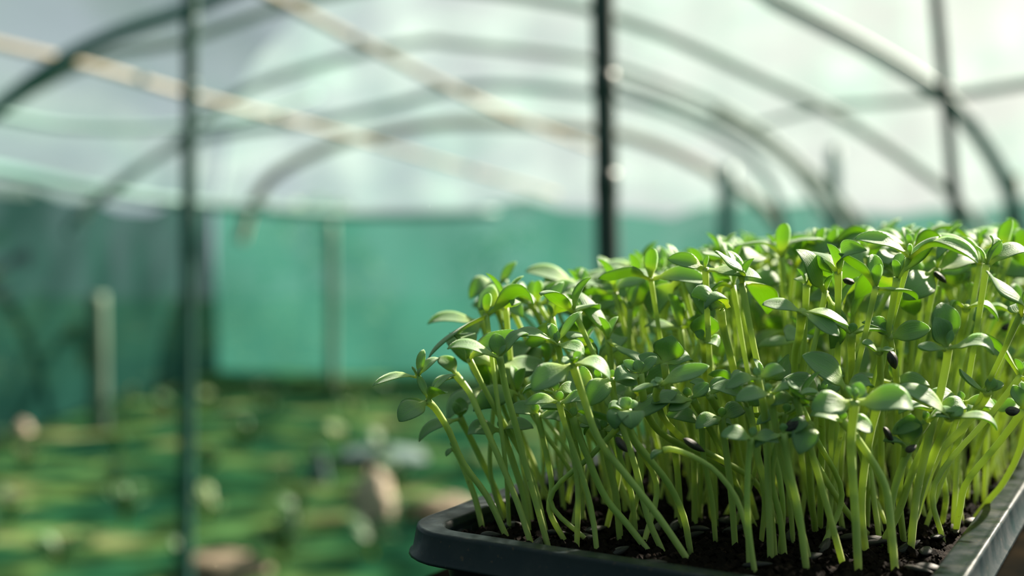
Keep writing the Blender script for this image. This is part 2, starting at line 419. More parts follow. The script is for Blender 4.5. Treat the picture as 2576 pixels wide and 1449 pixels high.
# low plants, stones and scraps on the ground
def blade_leaf(o, t, w, up=Vector((0, 0, 1)), arch=.2, cup=.25, th=.0009, ns=10, nv=6, pet=.16, roll=0., twist=0., wave=0., tipcurl=0.):
    """fleshy leaf: closed skin between o and t; returns verts, faces, uvs"""
    o = Vector(o); t = Vector(t); L = (t-o).length; d = (t-o)/L
    n0 = (up-d*up.dot(d))
    if n0.length < 1e-4: n0 = Vector((1, 0, 0))-d*d.x
    if n0.length < .45: n0 = n0.normalized()+d.cross(n0).normalized()*.4
    n0.normalize()
    if roll: n0 = Matrix.Rotation(roll, 3, d) @ n0
    c1 = o.lerp(t, .38)+n0*(arch*L*1.1); c2 = o.lerp(t, .80)+n0*(arch*L*(1.1+tipcurl))
    v = []; uv = []; prev = None
    for i in range(ns+1):
        s = i/ns; a = 1-s
        p = o*a**3+c1*(3*a*a*s)+c2*(3*a*s*s)+t*s**3
        tg = ((c1-o)*(3*a*a)+(c2-c1)*(6*a*s)+(t-c2)*(3*s*s)).normalized()
        nn = (n0-tg*n0.dot(tg)).normalized()
        if twist: nn = Matrix.Rotation(twist*s, 3, tg) @ nn
        b = tg.cross(nn)
        q = max(0., (s-pet)/(1-pet))
        blade = (math.sin(math.pi*min(1., q**.84))**.70)*(1-.15*q**3) if q > 0 else 0
        hw = max(w*.5*blade, w*(.13-.06*q) if s < .9 else .00004)
        if i == ns: hw = w*.02
        tt = th*(1.0 if s > pet else 1.0)*(.35+.65*min(1, (1-s)*5))
        cu = cup*(min(1, q*3))
        off = nn*(wave*w*math.sin(s*7.)*.15)
        for j in range(nv+1):
            x = -1+2*j/nv
            h = cu*hw*(x*x) - .10*cu*hw*math.exp(-(x/.22)**2)
            v.append(p+off+b*(hw*x)+nn*(h+.35*tt*(1-x*x))); uv.append((s, x))
        for j in range(1, nv):
            x = -1+2*j/nv
            h = cu*hw*(x*x)
            rib = .45*tt*math.exp(-(x/.3)**2)
            v.append(p+off+b*(hw*x)+nn*(h-.65*tt*(1-x**4)-rib)); uv.append((s, x+6))
    R = (nv+1)+(nv-1); f = []
    def top(i, j): return i*R+j
    def bot(i, j): return i*R+(j if j in (0, nv) else nv+j)
    for i in range(ns):
        for j in range(nv):
            f.append((top(i, j), top(i+1, j), top(i+1, j+1), top(i, j+1)))
            f.append((bot(i, j), bot(i, j+1), bot(i+1, j+1), bot(i+1, j)))
    f.append(tuple([top(0, j) for j in range(nv+1)]+[bot(0, j) for j in range(nv-1, 0, -1)]))
    f.append(tuple([top(ns, j) for j in range(nv+1)]+[bot(ns, j) for j in range(nv-1, 0, -1)])[::-1])
    return v, f, uv

M['weed'] = leaf_material('ground_leaf', (.035, .11, .035), (.06, .20, .03), (.06, .12, .04), 0, (.04, .12, .045))
M['weed_pale'] = leaf_material('pale_ground_leaf', (.11, .19, .06), (.2, .34, .06), (.12, .18, .06), 0, (.14, .20, .08))
r2 = random.Random(5)
def weed(x, y, h, n, m, label, group):
    e = empty('leafy_weed', (x, y, -.02)); tag(e, label, 'plant', group)
    gl = Geo()
    for k in range(n):
        a = r2.uniform(0, 6.28); L = h*r2.uniform(.6, 1.1)
        o = Vector((x, y, -.01+r2.uniform(0, h*.5))); t = o+Vector((math.cos(a)*L*.7, math.sin(a)*L*.7, L*r2.uniform(.3, .8)))
        gl.add(*blade_leaf(o, t, L*.42, arch=.15, ns=5, nv=4, th=.003))
    gl.obj('foliage', m, e)
    gs = Geo(); gs.add(*tube([Vector((x, y, -.03)), Vector((x+.005, y, h*.35)), Vector((x, y, h*.6))], .005, 6)); gs.obj('stem', M['weed'], e)
WEEDS = []
for py in (1010, 1060, 1130, 1200, 1300, 1400):
    for k in range(9):
        px = -60+1260*(k+r2.uniform(.1, .9))/9
        p = on_z(px, py+r2.uniform(-22, 22), 0)
        if p.y < 2.9: continue
        if any((p-q).length < .27 for q in WEEDS): continue
        WEEDS.append(p)
        s = (p.dot(A_SIDE)); u = p.dot(A_DIR)
        if s < HALF_L+.2 or u > U1-.2: continue
        pale = r2.random() < .22
        weed(p.x, p.y, r2.uniform(.07, .16), 12, M['weed_pale'] if pale else M['weed'],
             'pale leafy weed on the greenhouse floor left of the tray' if pale else 'dark green leafy weed on the greenhouse floor left of the tray',
             'pale weeds on the greenhouse floor' if pale else 'green weeds on the greenhouse floor')
def lump(name, cat, label, px, py, wid, hei, m, seed):
    p = on_z(px, py, -.01); rr = random.Random(seed); v = []; nu, nv = 14, 8
    for j in range(nv+1):
        ph = math.pi*.5*j/nv
        for i in range(nu):
            a = 2*math.pi*i/nu; q = 1+rr.uniform(-.16, .16)
            v.append(p+Vector((math.cos(a)*math.cos(ph)*wid*q, math.sin(a)*math.cos(ph)*wid*.7*q, math.sin(ph)*hei*q)))
    f = [(j*nu+i, j*nu+(i+1) % nu, (j+1)*nu+(i+1) % nu, (j+1)*nu+i) for j in range(nv) for i in range(nu)]
    tag(mesh_obj(name, v, f, m, loc=p), label, cat)
M['pale'] = simple('pale_cloth', (.42, .34, .26), .8, 20, (.30, .24, .18))
M['tan'] = simple('tan_cloth', (.20, .15, .10), .8, 20, (.15, .12, .08))
M['bluegrey'] = simple('blue_grey_sheet', (.06, .10, .10), .8, 12, (.04, .08, .08))
lump('crumpled_bag', 'bag', 'pale beige peaked lump on the ground just left of the tray corner', 940, 1300, .075, .17, M['pale'], 3)
lump('crumpled_bag', 'bag', 'flat tan lump on the ground close behind the left tray corner', 1120, 1290, .13, .06, M['tan'], 4)
lump('ground_stone', 'stone', 'small grey pale lump standing above the green weeds left of the peaked lump', 800, 1215, .045, .13, M['bluegrey'], 5)
lump('ground_stone', 'stone', 'brownish lump at the bottom edge right of the green post', 560, 1435, .14, .05, M['tan'], 6)
lump('ground_sheet', 'sheet', 'bluish grey low sheet on the ground between the weeds and the tray', 960, 1150, .22, .04, M['bluegrey'], 7)
lump('ground_stone', 'stone', 'pale stone on the ground at the left edge', 30, 1085, .10, .07, M['pale'], 8)

# hedge beyond the net: dark bushes that show through it
bush_m = simple('bush_leaves', (.03, .09, .03), .8, 6, (.07, .16, .05))
for k, (s, u, rad, h) in enumerate([(-4.6, 3.5, .9, 1.3), (-4.7, 6.5, 1., 1.5), (-3.0, 9.8, .9, 1.4), (-1.2, 10.2, .8, 1.2), (.8, 10.4, .9, 1.15), (2.8, 10.2, .8, 1.1), (4.6, 9.9, .9, 1.3)]):
    c = tun(s, u, 0); gg = Geo(); e = empty('hedge_bush', c)
    tag(e, 'dark bush showing dimly through the green net wall', 'bush', 'bushes beyond the net wall')
    for q in range(420):
        a = r2.uniform(0, 6.28); b = math.acos(r2.uniform(0, 1)); rr = r2.uniform(.75, 1)
        p = c+Vector((math.cos(a)*math.sin(b)*rad*rr, math.sin(a)*math.sin(b)*rad*rr, math.cos(b)*h*rr))
        w = Vector((r2.uniform(-1, 1), r2.uniform(-1, 1), r2.uniform(-.6, .6))).normalized()*.16
        x = w.cross(Vector((0, 0, 1))).normalized()*.06
        gg.add([p, p+w*.5+x, p+w, p+w*.5-x], [(0, 1, 2, 3)])
    gg.obj('foliage', bush_m, e)
    gs = Geo(); gs.add(*tube([c+Vector((0, 0, -.03)), c+Vector((0, 0, h*.6))], .04, 8)); gs.obj('trunk', M['wood'], e)

# ------------------------------------------------------------------ bench and tray
RIM_Z = CAM_Z-.12
SOIL_Z = CAM_Z-.128
BENCH_Z = RIM_Z-.056
Lc = on_z(994, 1330, RIM_Z); Nc = on_z(2369, 1544, RIM_Z)
V_DIR = (Nc-Lc); TRAY_W = V_DIR.length; V_DIR.normalize()
U_DIR = Vector((-V_DIR.y, V_DIR.x, 0))
if U_DIR.y < 0: U_DIR = -U_DIR
TRAY_L = .60
def tray_pt(a, b, z): return Vector((Lc.x, Lc.y, 0))+V_DIR*a+U_DIR*b+Vector((0, 0, z))
def rounded(inset, r, z, n=7):
    r = max(r-inset, .002); pts = []
    x0, y0, x1, y1 = inset, inset, TRAY_W-inset, TRAY_L-inset
    for cx, cy, a0 in ((x0+r, y0+r, math.pi), (x1-r, y0+r, 1.5*math.pi), (x1-r, y1-r, 0), (x0+r, y1-r, .5*math.pi)):
        for k in range(n+1):
            a = a0+.5*math.pi*k/n; pts.append(tray_pt(cx+r*math.cos(a), cy+r*math.sin(a), z))
    return pts
def loft(rows):
    v = [p for r in rows for p in r]; n = len(rows[0]); f = []
    for i in range(len(rows)-1):
        for k in range(n): f.append((i*n+k, i*n+(k+1) % n, (i+1)*n+(k+1) % n, (i+1)*n+k))
    return v, f, None
tray = empty('seedling_tray', tray_pt(TRAY_W/2, TRAY_L/2, BENCH_Z))
tag(tray, 'black plastic tray with a thick rim, packed with green sunflower sprouts', 'tray')
R0 = .024
g = Geo()   # rim: flat top with a small lip, sloping skirt, folded under
prof = [(.0148, -.014), (.0125, -.004), (.0112, -.0008), (.0100, -.0002), (.0030, .0000), (.0016, .0002), (.0006, .0006), (-.0003, .0002), (-.0008, -.0010), (-.0024, -.0098), (-.0036, -.0106), (-.0040, -.0116), (-.0030, -.0122), (-.0010, -.0112), (.0008, -.0050), (.0060, -.0022)]
g.add(*loft([rounded(i, R0, RIM_Z+z) for i, z in prof])); g.obj('rim', M['plastic'], tray)
g = Geo()
rows = [rounded(i, R0, z) for i, z in ((.0110, RIM_Z-.003), (.0128, RIM_Z-.02), (.0175, RIM_Z-.040), (.0200, BENCH_Z+.003), (.0230, BENCH_Z+.0005))]
g.add(*loft(rows)); n = len(rows[0]); g.f.append(tuple(range(4*n, 5*n))[::-1])
rows2 = [rounded(i, R0, z) for i, z in ((.0125, RIM_Z-.003), (.0145, RIM_Z-.02), (.0190, RIM_Z-.040), (.0215, BENCH_Z+.004))]
g.add(*loft(rows2)); g.obj('tray_body', M['plastic'], tray)

# soil
rs = random.Random(21)
def hash_noise(x, y):
    return (math.sin(x*210+math.sin(y*170)*2)*.5+math.sin(y*260+x*90)*.3+math.sin(x*530-y*470)*.2)
g = Geo(); NX, NY = 110, 300; v = []
for j in range(NY+1):
    for i in range(NX+1):
        a = .0140+(TRAY_W-.0280)*i/NX; b = .0140+(TRAY_L-.0280)*j/NY
        edge = min(a-.014, b-.014, TRAY_W-.014-a)
        z = SOIL_Z+.0011*hash_noise(a, b)+rs.uniform(-.0005, .0005)-.0022*math.exp(-edge/.004)
        cr = .012
        aa = min(max(a, .014+0), TRAY_W-.014)
        v.append(tray_pt(aa, b, z))
g.add(v, [(j*(NX+1)+i, j*(NX+1)+i+1, (j+1)*(NX+1)+i+1, (j+1)*(NX+1)+i) for j in range(NY) for i in range(NX)])
def crumb(gg, p, r, rr):
    v = []
    for d in ((1, 0, 0), (-1, 0, 0), (0, 1, 0), (0, -1, 0), (0, 0, 1), (0, 0, -1), (.6, .6, .6), (-.6, .6, .5), (.6, -.6, .5), (-.6, -.6, .6)):
        v.append(p+Vector(d)*(r*rr.uniform(.6, 1.15)))
    f = [(4, 6, 0), (4, 0, 8), (4, 8, 3), (4, 3, 9), (4, 9, 1), (4, 1, 7), (4, 7, 2), (4, 2, 6), (6, 2, 0), (8, 0, 3), (9, 3, 1), (7, 1, 2), (5, 0, 2), (5, 3, 0), (5, 1, 3), (5, 2, 1)]
    gg.add(v, f)
for k in range(9000):
    b = .0165+(TRAY_L-.034)*(rs.random()**1.8); a = rs.uniform(.0165, TRAY_W-.0165)
    crumb(g, tray_pt(a, b, SOIL_Z+rs.uniform(0, .0014)), rs.choice((.0005, .0007, .0009, .0013, .0020, .0030)), rs)
tag(g.obj('potting_soil', M['soil'], smooth=False), 'dark brown crumbly potting soil filling the black tray', 'soil', kind='stuff')

# bench under the tray
be = empty('potting_bench', (.5, .9, 0)); tag(be, 'wooden bench, boards coloured near black for shade, under the seedling tray', 'bench')
b0 = on_z(1085, 1437, BENCH_Z)
# across position of the bench's left edge in tray axes
rel = Vector((b0.x-Lc.x, b0.y-Lc.y, 0)); left_a = rel.dot(V_DIR)
BW, BL0, BL1 = .92, -.22, 1.5
ang = math.atan2(V_DIR.y, V_DIR.x)
nb = 8
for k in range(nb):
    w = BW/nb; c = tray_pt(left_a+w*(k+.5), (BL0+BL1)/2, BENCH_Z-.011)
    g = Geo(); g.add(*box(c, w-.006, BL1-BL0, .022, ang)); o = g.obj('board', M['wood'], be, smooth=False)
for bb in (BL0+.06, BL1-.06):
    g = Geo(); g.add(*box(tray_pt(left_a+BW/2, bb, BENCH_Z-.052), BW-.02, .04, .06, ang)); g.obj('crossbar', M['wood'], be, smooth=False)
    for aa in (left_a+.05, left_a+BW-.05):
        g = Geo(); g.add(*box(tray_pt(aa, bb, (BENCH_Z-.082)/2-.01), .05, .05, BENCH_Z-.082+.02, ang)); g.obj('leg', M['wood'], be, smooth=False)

# ------------------------------------------------------------------ seed hulls
def hull_geo(c, axis, up, L, w, open_=0.):
    """pointed ribbed sunflower hull"""
    g = Geo(); ax = axis.normalized(); n0 = (up-ax*up.dot(ax)).normalized(); b = ax.cross(n0)
    v = []; uv = []; ns, nr = 10, 12
    for i in range(ns+1):
        s = i/ns; r = .5*w*(math.sin(math.pi*min(1, s**.8*.97+.02))**.75)
        if i == ns: r = w*.05
        for k in range(nr):
            a = 2*math.pi*k/nr
            rr = r*(1+.05*math.cos(a*6))
            v.append(c+ax*(L*(s-.5))+b*(math.cos(a)*rr)+n0*(math.sin(a)*rr*.62)); uv.append((s, k/nr))
    f = [(i*nr+k, i*nr+(k+1) % nr, (i+1)*nr+(k+1) % nr, (i+1)*nr+k) for i in range(ns) for k in range(nr)]
    f += [tuple(range(nr))[::-1], tuple(ns*nr+k for k in range(nr))]
    g.add(v, f, uv); return g
hull_px = [(1236, 1345, 20), (1352, 1370, 80), (1470, 1350, -30), (1620, 1340, 10), (1650, 1330, 70), (1745, 1345, 30), (1760, 1330, -50), (2210, 1358, -12), (2285, 1375, 25), (2330, 1385, 60),
           (2310, 1432, -55), (2338, 1428, 10), (2360, 1350, 40), (2450, 1312, 30), (2075, 1372, 60), (2200, 1365, -20), (1850, 1330, 0), (1835, 1310, 20), (2350, 1300, 50), (2100, 1330, 10),
           (1905, 1420, -20), (1640, 1415, 5), (1560, 1385, 40), (2440, 1240, 30), (2500, 1230, 20), (1400, 1340, -10), (1290, 1320, 50), (1990, 1345, 70), (2140, 1350, -40), (2040, 1400, 15),
           (1700, 1320, 60), (1500, 1330, 30), (2230, 1300, 0), (2300, 1290, 45), (2400, 1330, 80), (1930, 1335, -60)]
hull_labels = {7: 'shiny grey hull lying flat on the soil between the front stems', 8: 'fat ribbed dark hull standing against the stems near the right rim',
               10: 'grey pointed hull lying lowest on the soil, at the bottom edge near the right rim', 13: 'large dark hull resting against the inner edge of the right tray rim',
               1: 'pale grey split hull standing up behind the front rim'}
for k, (x, y, dg) in enumerate(hull_px):
    c = on_z(x, y, SOIL_Z+.003)
    a = math.radians(dg); ax = Vector((math.cos(a), math.sin(a)*.9, rs.uniform(-.15, .35)))
    big = k in hull_labels
    g = hull_geo(c, ax, Vector((rs.uniform(-.5, .5), rs.uniform(-.5, .5), 1)), rs.uniform(.0095, .012)*(1.1 if big else 1), rs.uniform(.0036, .0048)*(1.1 if big else 1))
    o = g.obj('seed_hull', M['hull'], loc=c)
    if big: tag(o, hull_labels[k], 'seed hull', 'empty sunflower hulls on the soil')
    else: tag(o, 'dark empty sunflower hull lying on the soil among the stem bases', 'seed hull', 'empty sunflower hulls on the soil')

# ------------------------------------------------------------------ sprouts
def stem_geo(path, r0=.00155, r1=.0016, ring=8, n=14):
    P = catmull(path, n)
    P = [P[0]+Vector((0, 0, -.003))]+P
    return tube(P, lambda s: .88*(r0+(r1-r0)*s)*(1+.22*max(0, (s-.82)/.18)-.1*max(0, 1-s*8)), ring)
TAKEN = []
count = [0]
def build_sprout(label, group, path, leaves, trues=(), hulls=(), r=.0016, hi=True):
    """path: points base -> head; leaves/trues: dicts for blade_leaf; hulls: (centre, axis, L, w)"""
    base = path[0]; e = empty('sunflower_sprout', base); tag(e, label, 'sprout', group)
    g = Geo(); g.add(*stem_geo(path, r*.95, r, 10 if hi else 7, 16 if hi else 9)); g.obj('stem', M['stem'], e)
    ns, nv = (14, 8) if hi else (8, 4)
    for k in leaves:
        g = Geo(); g.add(*blade_leaf(ns=ns, nv=nv, **k)); g.obj('cotyledon', M['leaf'], e)
    for k in trues:
        g = Geo(); g.add(*blade_leaf(ns=max(6, ns-6), nv=max(4, nv-2), **k)); g.obj('true_leaf', M['true_leaf'], e)
    for c, ax, L, w in hulls:
        g = hull_geo(c, ax, Vector((.1, -.3, 1)), L, w); g.obj('seed_hull', M['hull'], e)
    TAKEN.append(base); count[0] += 1
    return e
hr = random.Random(77)
def hero(label, pts, head_d, leaves, trues=(), hulls=(), r=.0016, group='sunflower sprouts in the black tray'):
    """pts: picture points base first; base stands on the soil; head_d: distance of the head (None: near the base's)"""
    base = on_z(pts[0][0], pts[0][1], SOIL_Z); bd = depth_of(base)
    hd = bd+.004 if head_d is None else head_d
    n = len(pts); path = [base]
    for i in range(1, n):
        t = i/(n-1); path.append(at(pts[i][0], pts[i][1], bd+(hd-bd)*t))
    head = path[-1]
    def mk(spec, th, true=False):
        tx, ty, dd, wpx, arch, roll = spec[:6]
        o = head if len(spec) < 8 else at(spec[6], spec[7], hd)
        ext = spec[8] if len(spec) > 8 else {}
        t = at(tx, ty, hd+dd*.01)
        if not true and len(spec) < 8: o = head-(head-path[-2]).normalized()*.0006
        d = dict(o=o, t=t, w=wpx*hd/F_PX*1.22, arch=arch, th=th, up=(Vector((0, 0, 1))*math.cos(math.radians(roll))+Vector((0, -1, 0))*math.sin(math.radians(roll))), pet=.11, wave=hr.uniform(-.6, .6))
        d.update(ext); return d
    lv = [mk(s, .0011) for s in leaves]; tv = [mk(s, .0007, True) for s in trues]
    hl = [(at(x, y, hd+dd*.01), Vector((math.cos(math.radians(a)), .2, math.sin(math.radians(a)))), L, w) for x, y, dd, a, L, w in hulls]
    return build_sprout(label, group, path, lv, tv, hl, r)

# leaf spec: tip x, tip y, depth change (cm), width px, arch, roll [, origin x, origin y, extras]
hero('leftmost sprout, leaning out over the tray corner with one bright cupped leaf',
     [(1279, 1362), (1227, 1251), (1165, 1165), (1130, 1085), (1095, 1028), (1073, 1008)], .476,
     [(1120, 990, -.6, 44, .30, -30), (1003, 1060, -.7, 52, .12, 45), (1004, 1022, .3, 26, .15, 70)],
     [(938, 972, -.4, 30, .16, 25, 1048, 948), (1066, 878, .3, 20, .08, 40, 1052, 946), (1103, 900, .5, 24, .14, 30, 1052, 946), (1036, 922, 0, 12, .1, 0, 1050, 946), (1058, 925, 0, 10, .1, 0, 1050, 946),
      (1146, 942, .6, 18, .12, 20, 1080, 990), (1050, 940, 0, 18, 0, 40, 1076, 1004)])
hero('slender sprout with a tiny head, close behind the leftmost sprout',
     [(1215, 1336), (1197, 1260), (1172, 1190), (1150, 1140), (1140, 1125)], None,
     [(1122, 1148, -.2, 14, .2, 20), (1136, 1108, 0, 12, .1, 40)])
hero('sprout with a narrow dark leaf hanging down to the left beside the leftmost stem',
     [(1276, 1308), (1250, 1240), (1215, 1165), (1180, 1095), (1157, 1050)], .515,
     [(1052, 1112, -.8, 30, .22, 35), (1158, 1000, .2, 34, .05, 75)], [(1140, 1010, 0, 18, .1, 50), (1175, 1030, -.3, 20, .2, 20)])
hero('pale sprout whose cut-like head pokes out to the left behind the leftmost stems',
     [(1337, 1372), (1300, 1260), (1250, 1140), (1205, 1040), (1180, 985), (1146, 942)], .50,
     [(1086, 974, -.3, 24, .14, 20), (1105, 900, .6, 38, .2, 35)])
hero('upright sprout with a bright backlit leaf standing up and a broad leaf pointing left',
     [(1380, 1380), (1350, 1270), (1325, 1180), (1300, 1080), (1275, 990), (1262, 925), (1256, 896)], .462,
     [(1124, 876, -.5, 40, .15, 30), (1246, 838, .1, 36, .02, 75), (1330, 838, .5, 34, .22, 20)],
     [(1272, 868, 0, 12, .1, 40)])
hero('sprout with long grey-green leaves spread like wings and a pointed leaf rising to the right',
     [(1500, 1345), (1470, 1220), (1440, 1080), (1420, 960), (1408, 890), (1400, 862)], .475,
     [(1287, 849, -.6, 46, .18, 22), (1470, 892, -.3, 40, .15, 30)],
     [(1465, 783, .3, 24, .08, 25), (1378, 812, .2, 24, .1, 35), (1395, 838, 0, 10, 0, 50), (1404, 832, 0, 12, 0, 20)], r=.0015)
hero('foremost sprout on a long pale slanting stem, small crumpled leaf pair on top',
     [(1738, 1420), (1659, 1303), (1583, 1205), (1506, 1105), (1468, 1000), (1440, 915)], .448,
     [(1338, 982, -.6, 66, .10, 40), (1532, 955, -.2, 60, .32, 18)],
     [(1465, 886, -.2, 24, .1, 40), (1412, 912, -.3, 26, .25, 30), (1450, 902, -.5, 20, .25, 20)], r=.0017)
hero('sprout with a yellow-green node below the crumpled leaf pair of the foremost sprout',
     [(1669, 1392), (1629, 1300), (1600, 1180), (1565, 1070), (1545, 1000), (1536, 950)], .468,
     [(1604, 968, -.2, 40, .10, 35), (1480, 1020, -.5, 52, .25, 50)], [(1542, 930, 0, 16, .1, 50)])
hero('sprout with drooping cupped leaves and a black seed hull dangling beside its stem',
     [(1737, 1390), (1720, 1300), (1684, 1220), (1630, 1150), (1590, 1095), (1578, 1030)], .452,
     [(1545, 1082, -.5, 44, .45, 20), (1588, 1080, -.8, 58, .35, 15), (1528, 1030, 0, 30, .3, 20)], [(1562, 1002, .2, 34, .2, 50), (1604, 1012, .1, 22, .2, 40)],
     hulls=[(1564, 1119, -.4, -52, .0078, .0050)])
hero('sprout bending in a deep curve whose stem swings right below its three-leaved head',
     [(1900, 1330), (1850, 1220), (1790, 1160), (1721, 1124), (1658, 1085), (1625, 1033), (1610, 940)], .468,
     [(1546, 957, -.4, 48, .18, 35), (1652, 897, .2, 26, .1, 40)], [(1568, 908, .1, 26, .1, 50), (1600, 905, 0, 26, .1, 55)])
hero('tall spoon-leaved sprout with one glowing upright leaf in the middle of the front',
     [(1715, 1335), (1705, 1200), (1692, 1090), (1682, 1000), (1671, 912)], .478,
     [(1690, 846, -.1, 66, -.12, 68), (1606, 896, .2, 30, .05, 60), (1742, 908, .4, 46, .2, 30)])
hero('sprout whose broad leaf points right, above a crossing bent stem with brown skin',
     [(1960, 1325), (1910, 1225), (1866, 1187), (1800, 1150), (1717, 1103), (1668, 1050), (1650, 995), (1660, 968)], .455,
     [(1784, 922, -.1, 46, .05, 40), (1590, 985, -.2, 20, .1, 20)], [(1636, 970, 0, 24, .3, 30), (1650, 950, .1, 20, .2, 30)],
     hulls=[(1746, 1120, -.3, -32, .0105, .0046)])
hero('drooping sprout bent right over, its folded leaf pointing down to the left',
     [(1885, 1436), (1880, 1340), (1850, 1250), (1800, 1185), (1740, 1147), (1690, 1130), (1668, 1133)], .446,
     [(1638, 1156, -.1, 22, .22, 10)], r=.0013)
hero('sprout with two flat leaves pointing left, one above the other, mid front',
     [(1888, 1320), (1860, 1240), (1811, 1127), (1775, 1061), (1742, 1003)], .468,
     [(1637, 1014, -.3, 40, .10, 35), (1682, 1032, -.6, 34, -.05, 30)], [(1782, 964, 0, 32, .08, 50)])
hero('sprout with a dark folded leaf that carries a pale stripe of light, mid front',
     [(1949, 1405), (1935, 1250), (1909, 1160), (1893, 1065), (1882, 1022)], .462,
     [(1788, 978, -.3, 56, .28, 30), (1910, 985, .1, 46, .15, 40)], [(1848, 970, .1, 26, .1, 50)])
hero('slim sprout just left of the dark folded leaf, stem slanting to the right',
     [(1905, 1310), (1862, 1160), (1846, 1096), (1813, 1045), (1785, 995)], .475,
     [(1735, 960, .2, 30, .2, 30), (1830, 955, .4, 36, .2, 30)])
hero('tall sprout whose two long leaves arch down on both sides like a bow, centre skyline',
     [(1745, 1245), (1690, 1000), (1668, 860), (1676, 780), (1687, 703)], .56,
     [(1573, 735, -.3, 46, .30, 30), (1822, 709, -.6, 42, .28, 14)],
     [(1668, 674, 0, 18, .15, 40), (1697, 668, 0, 22, .2, 40), (1707, 678, .2, 16, .2, 30)], r=.0018)
hero('sprout right behind the bowed pair, its pale stem leaning left',
     [(1790, 1240), (1755, 980), (1728, 870), (1708, 800), (1690, 735)], .575,
     [(1738, 752, -.4, 50, .25, 40), (1640, 760, .2, 44, .2, 30)])
hero('sprout with a big round closed cotyledon like a green pebble above a small cap',
     [(1885, 1300), (1870, 1100), (1850, 950), (1825, 850), (1812, 782)], .470,
     [(1738, 738, -.6, 74, .25, 25, 1812, 770, {'cup': -.55, 'pet': .05, 'th': .0035}), (1772, 778, -1.0, 48, .5, 0, 1832, 772, {'cup': -.5, 'pet': .05}),], [(1830, 755, 0, 10, 0, 30)],
     r=.0018)
hero('sprout with a dark round spoon leaf just under the pebble-like cotyledon',
     [(1800, 1250), (1785, 1100), (1775, 950), (1770, 856)], .50,
     [(1776, 790, -.1, 64, -.1, 70), (1808, 872, -.2, 40, .3, 30)], [(1752, 830, .2, 22, .1, 60)])
hero('sprout with a fuzzy silver leaf pointing left and a flat leaf falling to the right',
     [(1985, 1300), (1990, 1100), (2000, 900), (2010, 850), (2018, 785)], .462,
     [(1917, 768, -.4, 40, .12, 38), (2109, 847, -.8, 46, .10, 40), (2134, 822, -.2, 40, .16, 22)], r=.0019)
hero('sprout with a bright fork-like node right of the silver-leaved sprout',
     [(2150, 1310), (2146, 1100), (2143, 930), (2141, 838)], .475,
     [(2062, 792, .2, 34, .1, 25), (2232, 838, .1, 34, .18, 15)], [(2148, 812, 0, 20, .05, 50)], r=.0018)
hero('sprout with a wide matte leaf lying level towards the right rim',
     [(2260, 1300), (2262, 1100), (2255, 950), (2236, 846)], .478,
     [(2341, 826, -.4, 52, .02, 48), (2168, 812, .2, 34, .18, 15)], [(2218, 812, 0, 36, .05, 60), (2190, 800, .3, 36, .1, 50)])
hero('robust sprout with a tulip-like upright leaf and a long silver leaf hanging right',
     [(2290, 1395), (2305, 1250), (2335, 1110), (2365, 991), (2383, 900), (2384, 872)], .455,
     [(2354, 798, .1, 50, -.05, 65), (2504, 890, -.8, 58, .26, 25), (2308, 874, -.3, 34, .05, 30, 2378, 880), (2370, 760, .6, 62, .0, 70)], [(2395, 830, 0, 16, 0, 40)], r=.0018)
hero('sprout with two leaves curling down like horns beside the right edge',
     [(2420, 1280), (2400, 1050), (2412, 880), (2426, 800), (2431, 775)], .50,
     [(2396, 790, .1, 26, .9, 0), (2509, 808, -.3, 42, .42, 12)], r=.0018)
hero('sprout with a large rounded leaf pair, one dark and one pale, upper right',
     [(2460, 1250), (2440, 1000), (2410, 800), (2384, 722)], .565,
     [(2320, 668, -.4, 72, .12, 55), (2412, 668, .5, 62, .1, 40)], r=.002)
hero('tall sprout with a hooked ribbon-like leaf rising to the upper right',
     [(2330, 1230), (2310, 980), (2275, 800), (2262, 730), (2254, 692)], .57,
     [(2320, 622, -.2, 40, .16, 30), (2202, 698, -.3, 30, .25, 20)], [(2262, 640, .3, 20, .1, 50)])
hero('sprout with a pale leaf like a fish pointing right, upper middle',
     [(2150, 1240), (2140, 950), (2131, 810), (2127, 738)], .56,
     [(2227, 715, -.6, 46, .2, 36), (2036, 758, -.4, 42, .16, 30)], [(2118, 700, .2, 16, .1, 40)])
hero('sprout with a narrow upright spoon leaf left of the fish-shaped leaf',
     [(2020, 1240), (2010, 950), (2003, 752)], .575,
     [(2066, 662, .1, 34, -.05, 62), (2025, 660, .5, 40, .1, 50)])
hero('blurry sprout with two level leaves high on the skyline right of the bowed pair',
     [(1890, 1160), (1875, 850), (1876, 740), (1884, 658)], .70,
     [(1798, 660, -.3, 46, .2, 35), (1952, 664, -.5, 30, .25, 20)], [(1888, 638, 0, 16, 0, 30)])
hero('skyline sprout whose thick dark leaf points left over the net wall',
     [(1520, 1220), (1490, 950), (1458, 800), (1452, 712)], .59,
     [(1321, 683, -.2, 50, .10, 35), (1545, 700, .3, 36, .2, 20)], [(1464, 673, 0, 34, .0, 70)])
hero('backlit yellow-green sprout at the left end of the skyline, one leaf raised',
     [(1400, 1235), (1340, 1000), (1270, 850), (1252, 716)], .585,
     [(1298, 658, .1, 26, .0, 30), (1182, 752, -.6, 48, .42, 45), (1280, 716, -.2, 22, .5, 10)])
hero('sprout with a dark hull clamped under its folded leaf, left skyline',
     [(1470, 1235), (1410, 960), (1364, 823), (1332, 758)], .555,
     [(1252, 738, -.3, 40, .22, 25), (1340, 706, .1, 24, .0, 50)], hulls=[(1283, 745, -.5, 5, .009, .0048)])
hero('sprout with a long pale leaf stretching level to the left over the net',
     [(1390, 1280), (1290, 1040), (1230, 870), (1212, 806)], .55,
     [(1074, 814, -.2, 40, .12, 30), (1160, 878, -.5, 38, .2, 40)], [(1214, 734, .1, 22, .05, 40), (1262, 758, .3, 30, .1, 35)])
